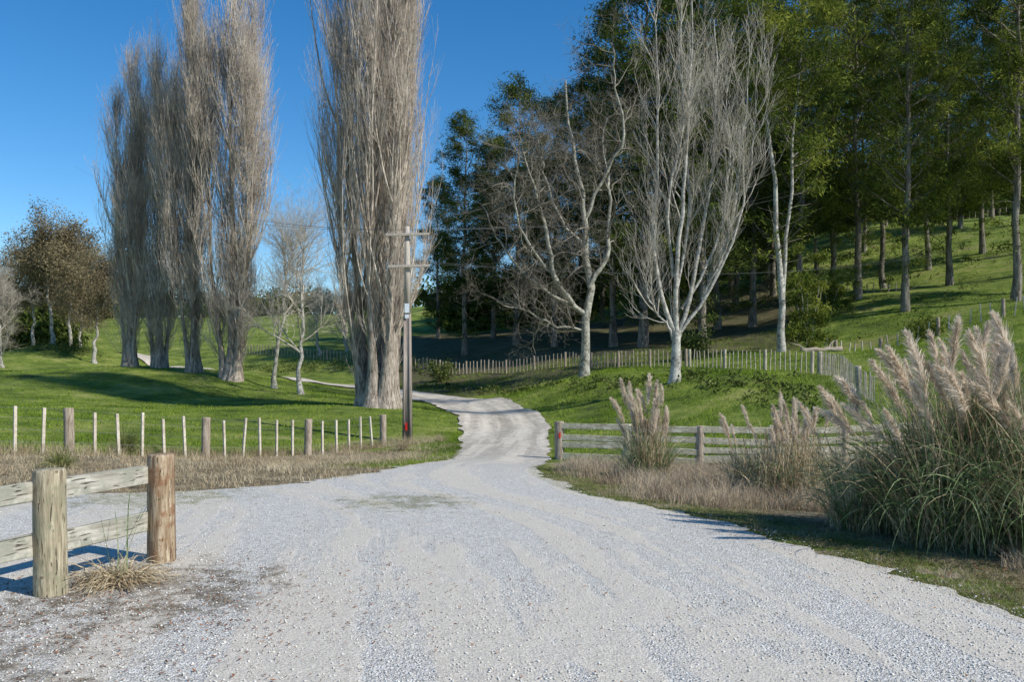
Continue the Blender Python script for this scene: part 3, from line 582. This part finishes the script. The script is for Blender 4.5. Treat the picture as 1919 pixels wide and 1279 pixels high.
battenfence('batten fence along the shaded bank',B_,.50,1.15,.065,M_farb,M_oldpost,.10,8,3,wr=.006)
Bc=[XY(1293,55.5),XY(1400,50),XY(1535,44.5)]
battenfence('sunlit batten fence behind the bare trees',Bc,.42,1.12,.055,M_battg,M_battg,.10,9,0,wr=.005,jit=.03)
C_=[XY(1537,44),XY(1575,40),XY(1610,36),XY(1640,33.5)]
battenfence('closely spaced batten fence running down to the gully',C_,.27,1.12,.052,M_battg,M_battg,.13,30,0,wr=.005,jit=.03)
D_=[XY(1545,66),XY(1600,63),XY(1700,60),XY(1800,58.5),XY(1900,57),XY(2000,56)]
battenfence('post and wire fence climbing the grassy hillside',D_,.65,1.2,.08,M_batten,M_oldpost,.13,6,2,wr=.006,jit=.07)
E_=[XY(1570,150),XY(1640,150),XY(1760,148),XY(1960,146)]
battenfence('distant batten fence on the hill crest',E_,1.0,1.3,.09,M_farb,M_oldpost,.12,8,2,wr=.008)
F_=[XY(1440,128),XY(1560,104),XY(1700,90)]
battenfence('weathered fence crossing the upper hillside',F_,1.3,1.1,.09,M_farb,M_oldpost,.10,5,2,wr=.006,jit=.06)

def railfence(label,pts,ph,pr,rails,rw,rt,side,pmats,rmat,name='rail_fence',un=.008):
    r=thing(name,label,'fence',(pts[0][0],pts[0][1],g1(*pts[0]))); z0=g1(*pts[0])
    for i,(x,y) in enumerate(pts):
        h=ph[i%len(ph)]
        ob('post',roundpost(pr,h,pmats[i%len(pmats)],'round_post',seed=i,S=22),r,(x-pts[0][0],y-pts[0][1],g1(x,y)-z0),(rng.normal()*.01,rng.normal()*.01,rng.random()*6))
    for i in range(len(pts)-1):
        (x0,y0),(x1,y1)=pts[i],pts[i+1]; L=math.hypot(x1-x0,y1-y0); a=math.atan2(y1-y0,x1-x0); za,zb=g1(x0,y0),g1(x1,y1)
        nx,ny=-math.sin(a)*side*(pr*.62),math.cos(a)*side*(pr*.62)
        for j,hz in enumerate(rails):
            me=bevbox(L-.004,rt,rw*(1+rng.normal()*.04),(L/2,0,0),rmat,'rail',.008,wob=.004)
            ob('rail',me,r,(x0+nx-pts[0][0],y0+ny-pts[0][1],za-z0+hz+rng.normal()*un),(rng.normal()*.02,-math.atan2(zb-za,L)+rng.normal()*un,a))
    return r
railfence('two-rail timber fence with thick round posts beside the gravel',[(-3.22,7.85),(-3.63,6.72),(-4.08,5.5),(-4.5,4.3)],[1.0,1.0,.99],.122,[.40,.83],.17,.045,-1,[M_post2,M_post,M_post],M_rail)
gf=railfence('four-rail lichened timber fence with round posts by the lane',[XY(1049,25),XY(1175,24.6),XY(1312,24.2),XY(1450,24),XY(1582,24),XY(1720,24.2)],[1.12,1.10,1.10],.14,[.16,.43,.70,.99],.18,.05,-1,[M_oldpost,M_gate],M_gate,un=.016)
ob('reflector',bevbox(.05,.01,.16,(0,-.155,.72),M_red,'reflector',.002),gf,(0,0,0))

# ------------------------------------------------------------ power pole
px_,py_=XY(764,33); pz=g1(px_,py_); up=thing('power_pole','tall tapered brown power pole with two crossarms beside the lane','power pole',(px_,py_,pz))
def taper(z0,z1,w0,w1,d0,d1):
    V=np.array([[sx*w/2,sy*d/2,z] for z,w,d in((z0,w0,d0),(z1,w1,d1)) for sy in(-1,1) for sx in(-1,1)]); return (V,box(1,1,1)[1])
Hp=8.35
ob('pole_shaft',mkmesh('pole_lower',*taper(-.5,5.0,.38,.26,.26,.20),M_pole),up)
for sx in(-1,1):
    V,F=taper(-.5,4.9,.12,.08,.34,.25); V[:4,0]+=sx*.13; V[4:,0]+=sx*.095; ob('pole_flange',mkmesh('pole_flange',V,F,M_pole),up)
ob('pole_top',mkmesh('pole_top',*taper(4.95,Hp,.25,.16,.22,.16),M_poleup),up)
for zz,dx,w in((8.02,.02,1.66),(6.8,.07,1.6)):
    ca=ob('crossarm',bevbox(w,.09,.10,(0,0,0),M_poleup,'crossarm',.006),up,(dx,-.16,zz),(0,-.02,0))
    for k,xx in enumerate((-.72,-.42,.42,.72)):
        P=np.array([[[0,0,.05],[0,0,.09],[0,0,.12],[0,0,.15],[0,0,.17]]]); ob('insulator',mkmesh('insulator',*tubes(P,np.array([[.02,.035,.025,.035,.02]]),8),M_ins),ca,(xx,0,0))
ob('number_plate',bevbox(.18,.012,.36,(0,-.17,5.18),M_white,'plate',.002),up)
ob('number_plate',bevbox(.15,.012,.15,(0,-.17,4.86),M_white,'plate',.002),up)
ob('reflector',bevbox(.08,.012,.30,(-.02,-.215,.62),M_red,'reflector',.002),up)
def cable(p0,p1,sag,nm,lab):
    t=np.linspace(0,1,30)[:,None]; P=np.array(p0)*(1-t)+np.array(p1)*t; P[:,2]-=sag*4*(t*(1-t))[:,0]
    o=ob(nm,mkmesh(nm,*tubes(P[None],np.full((1,30),.005),4),M_cable)); o['label']=lab; o['category']='power line'; o['group']='overhead power lines'
for xx in(-.72,.42,.72):
    p=(px_+xx,py_-.16,pz+8.2)
    cable(p,(38+xx,95,24),1.6,'power_line','thin overhead power cable strung from the pole')
    cable(p,(-30+xx,60,16),1.2,'power_line','thin overhead power cable strung from the pole')
for xx in(-.4,.4):
    p=(px_+xx,py_-.16,pz+7.0); cable(p,(40+xx,70,12.5),1.5,'power_line','thin overhead power cable strung from the pole')

# ------------------------------------------------------------ pampas grass
def arch(N,r,L,el,droop,K,az=None,bias=(0,0)):
    a=rng.random(N)*6.283 if az is None else az; rr=r*np.sqrt(rng.random(N)); b0=rng.random(N)*6.28
    p=np.stack([rr*np.cos(b0),rr*np.sin(b0),np.zeros(N)],1); e=np.radians(el[0]+(el[1]-el[0])*rng.random(N))
    d=np.stack([np.cos(a)*np.cos(e)+bias[0],np.sin(a)*np.cos(e)+bias[1],np.sin(e)],1); d=nrm(d); Ln=L[0]+(L[1]-L[0])*rng.random(N)
    P=np.zeros((N,K,3));P[:,0]=p; dr=droop*(.5+rng.random(N))
    for k in range(1,K):
        d=nrm(d+np.stack([0*a,0*a,-dr*(k/K)**1.3],1)/K*3+.02*rng.normal(size=d.shape)); P[:,k]=P[:,k-1]+d*(Ln/(K-1))[:,None]
    P[:,1:,2]=np.maximum(P[:,1:,2],.02)
    sd=np.stack([-np.sin(a),np.cos(a),0*a],1); return P,nrm(sd+.5*rng.normal(size=(N,3)))
def plume_mesh(seed,L=.68):
    global rng
    rng=np.random.default_rng(seed); N=520; t=rng.random(N)**.85; K=5
    a=rng.random(N)*6.283; bend=.12+.14*rng.random()
    p=np.stack([bend*L*t**2,0*t,t*L],1); d=nrm(np.stack([np.cos(a)*.32+.12,np.sin(a)*.32,np.full(N,1.)],1)); Ln=L*(.25*np.sin(np.clip(t*.76+.22,0,1)*math.pi)**.8+.05)*(.5+.7*rng.random(N))
    P=np.zeros((N,K,3));P[:,0]=p
    for k in range(1,K):
        d=nrm(d+np.array([.07,0,-.16])*(k/2.)+.10*rng.normal(size=d.shape)); P[:,k]=P[:,k-1]+d*(Ln/(K-1))[:,None]
    w=np.array([.0022,.004,.0042,.003,.0007]); return mkmesh('plume',*ribbons(P,np.ones((N,1))*w[None],nrm(rng.normal(size=(N,3)))),M_plume)
PM=[plume_mesh(70+i) for i in range(6)]
def pampas(loc,nl,L,nst,sh,label,rad,seed,tilt=(-.12,0),dead=.5,ps=1.,sp=(66,88),sk=3,lw=1.):
    global rng
    rng=np.random.default_rng(seed); x,y=loc; t=thing('pampas_grass',label,'pampas grass',(x,y,g1(x,y)))
    K=12; prof=np.array([.7,1,1,1,1,.95,.9,.8,.65,.5,.3,.06])
    P,sd=arch(nl,rad,L,(50,87),1.7,K); ob('leaves',mkmesh('pampas_leaves',*ribbons(P,np.ones((nl,1))*prof[None]*.0058*lw,sd),M_pamleaf),t)
    nd=int(nl*dead); P,sd=arch(nd,rad*1.1,(L[0]*.7,L[1]*.95),(50,89),1.2,K); ob('dead_leaves',mkmesh('pampas_dead',*ribbons(P,np.ones((nd,1))*prof[None]*.005,sd),M_pamdead),t)
    P,sd=arch(nst*sk,rad*.8,(sh[0]*.6,sh[1]*.9),(70,89),.15,6,bias=tilt); ob('stalks',mkmesh('pampas_stalks',*tubes(P,np.full((nst*sk,6),.0045),4),M_pamdead),t)
    P,sd=arch(nst,rad*.8,sh,sp,.18,8,bias=tilt)
    ob('plume_stalks',mkmesh('plume_stalks',*tubes(P,np.full((nst,8),.0045),4),M_pamdead),t)
    for i in range(nst):
        tip=P[i,-1]; base=P[i,-2]; d=Vector(nrm(tip-base)); q=Vector((0,0,1)).rotation_difference(d).to_matrix()@Matrix.Rotation(math.pi+rng.normal()*.9,3,'Z')
        sc=ps*(.6+.5*rng.random()); o=ob('plume',PM[i%6],t,tuple(tip-np.array(d)*.12),q.to_euler(),(sc*(.7+.4*rng.random()),sc,sc*1.08))
    return t
pampas(XY(1215,17.3),420,(.7,1.4),24,(.9,1.6),'upright pampas grass clump with pale plumes by the rail fence',.42,61,tilt=(.0,0),dead=.8,ps=.92,sp=(72,89),sk=4)
pampas(XY(1480,14.2),380,(.7,1.2),26,(.8,1.4),'brown pampas grass clump with sparse plumes',.65,62,tilt=(-.03,0),dead=2.2,ps=.72,sk=9,sp=(70,89))
pampas(XY(1405,14.8),110,(.5,.9),5,(.9,1.3),'thin leaning pampas grass clump with few plumes',.3,67,tilt=(-.2,0),dead=1.8,ps=.72,sk=10)
pampas((4.65,9.0),1050,(1.,2.2),19,(1.2,1.9),'large pampas grass clump with arching green leaves',.5,63,tilt=(-.17,0),dead=.75,ps=.98,sp=(60,86),sk=8,lw=1.25)
pampas((5.35,9.6),950,(1.,2.3),23,(1.2,2.0),'large pampas grass clump with tall cream plumes',.62,64,tilt=(-.08,0),dead=1.0,ps=1.0,sk=9,lw=1.2)
pampas((5.45,8.5),950,(1.,2.3),19,(1.1,1.95),'dense pampas grass clump with feathery plumes',.52,65,tilt=(-.05,0),dead=.9,ps=1.0,sk=9,lw=1.25)
pampas((4.1,9.9),450,(.6,1.3),4,(1.1,1.5),'low pampas grass clump with few plumes',.36,66,tilt=(-.3,0),dead=1.0,ps=.85)

def tussock(loc,n,L,lab,seed,mat,ng=0,el=(20,85)):
    global rng
    rng=np.random.default_rng(seed); x,y=loc; t=thing('grass_tussock',lab,'grass tussock',(x,y,g1(x,y)+.02)); K=8
    P,sd=arch(n,.14,L,el,1.5,K); ob('dry_blades',mkmesh('tussock',*ribbons(P,np.ones((n,1))*np.linspace(.006,.0015,K)[None],sd),mat),t)
    if ng:
        P,sd=arch(ng,.08,(.5,.8),(68,86),.5,K); ob('green_blades',mkmesh('tussock_green',*ribbons(P,np.ones((ng,1))*np.linspace(.010,.003,K)[None],sd),M_pamleaf),t)
tussock((-3.25,7.05),560,(.2,.6),'collapsed straw-coloured tussock with a few green blades beside the posts',81,M_dry,ng=5,el=(5,48))
tussock(XY(112,16.5),400,(.3,.6),'low olive tussock on dry grass',82,M_verge)
tussock(XY(238,23.5),500,(.6,1.1),'rushy green tussock by the fence',83,M_verge)
tussock(XY(755,30),350,(.3,.7),'dry tussock at the foot of the pole',84,M_dry)

# log and shed
rng=np.random.default_rng(44)
x,y=XY(1540,58); z=g1(x,y); lg=thing('fallen_log','rough fallen log lying on the grass behind the fence','log',(x,y,z+.16),rot=(0,-.04,.1))
P=np.array([[[-1.7+3.4*i/13,.05*math.sin(i),.03*math.sin(i*1.7)] for i in range(14)]]); R=.17+.025*rng.normal(size=(1,14)); P[0,0]=P[0,1]-[.02,0,0]; P[0,-1]=P[0,-2]+[.02,0,0]; R[0,0]=.01; R[0,-1]=.01
ob('log_trunk',mkmesh('log_trunk',*tubes(P,R,12),M_log),lg)
P=np.array([[[.5,0,.1],[.8,.2,.45],[1.1,.3,.6]],[[-1.2,0,.1],[-1.5,.1,.35],[-1.9,.2,.5]]]); ob('branch_stub',mkmesh('branch_stub',*tubes(P[:1],np.array([[.07,.06,.03]]),6),M_log),lg); ob('branch_stub',mkmesh('branch_stub',*tubes(P[1:],np.array([[.06,.05,.02]]),6),M_log),lg)
x,y=XY(845,160); z=g1(x,y); sh=thing('farm_shed','small grey farm shed with a pitched iron roof','shed',(x,y,z-.6),rot=(0,0,.9),sc=(.75,.75,.75))
ob('wall',bevbox(9,6,2.8,(0,0,1.2),M_shedw,'shed_wall',.02),sh)
V=np.array([(-4.8,-3.4,2.5),(4.8,-3.4,2.5),(4.8,3.4,2.5),(-4.8,3.4,2.5),(-4.8,0,4.3),(4.8,0,4.3)]); V2=V-np.array([0,0,.12])
F=np.array([[0,1,5,4],[3,4,5,2],[6,10,11,7],[9,8,11,10],[0,6,7,1],[2,8,9,3],[0,4,10,6],[3,9,10,4],[1,7,11,5],[2,5,11,8]])
ob('roof',mkmesh('shed_roof',np.concatenate([V,V2]),F,M_shedr),sh)
ob('door',bevbox(1.6,.06,2.1,(1.5,-3.04,1.0),M_farb,'shed_door',.01),sh)

# ------------------------------------------------------------ light, sky, camera
sd=Vector((.87,-.49,0)).normalized(); el=math.radians(40); d=Vector((sd.x*math.cos(el),sd.y*math.cos(el),math.sin(el)))
L=bpy.data.lights.new('sun','SUN'); L.energy=5.0; L.angle=math.radians(.5); L.color=(1,.96,.88)
so=ob('sun',L); so.rotation_euler=d.to_track_quat('Z','Y').to_euler()
w=bpy.data.worlds.new('World'); scene.world=w; w.use_nodes=True; nt=w.node_tree; bg=nt.nodes['Background']
sk=nt.nodes.new('ShaderNodeTexSky'); sk.sky_type='NISHITA'; sk.sun_disc=False; sk.sun_elevation=el; sk.sun_rotation=math.atan2(d.x,d.y); sk.air_density=1.0; sk.dust_density=.05; sk.ozone_density=3.5; sk.altitude=300
hs=nt.nodes.new('ShaderNodeHueSaturation'); hs.inputs['Saturation'].default_value=1.33; nt.links.new(sk.outputs[0],hs.inputs['Color'])
nt.links.new(hs.outputs[0],bg.inputs[0]); bg.inputs[1].default_value=.145
cd=bpy.data.cameras.new('camera'); cam=ob('camera',cd); cam.location=(0,0,H0); cam.rotation_euler=(math.radians(90),0,0)
cd.sensor_width=36; cd.lens=36*FP/1919; cd.shift_y=(690-639.5)/1919; cd.clip_end=3000; cd.clip_start=.1
scene.camera=cam
scene.view_settings.view_transform='Standard'; scene.view_settings.look='None'; scene.view_settings.exposure=0
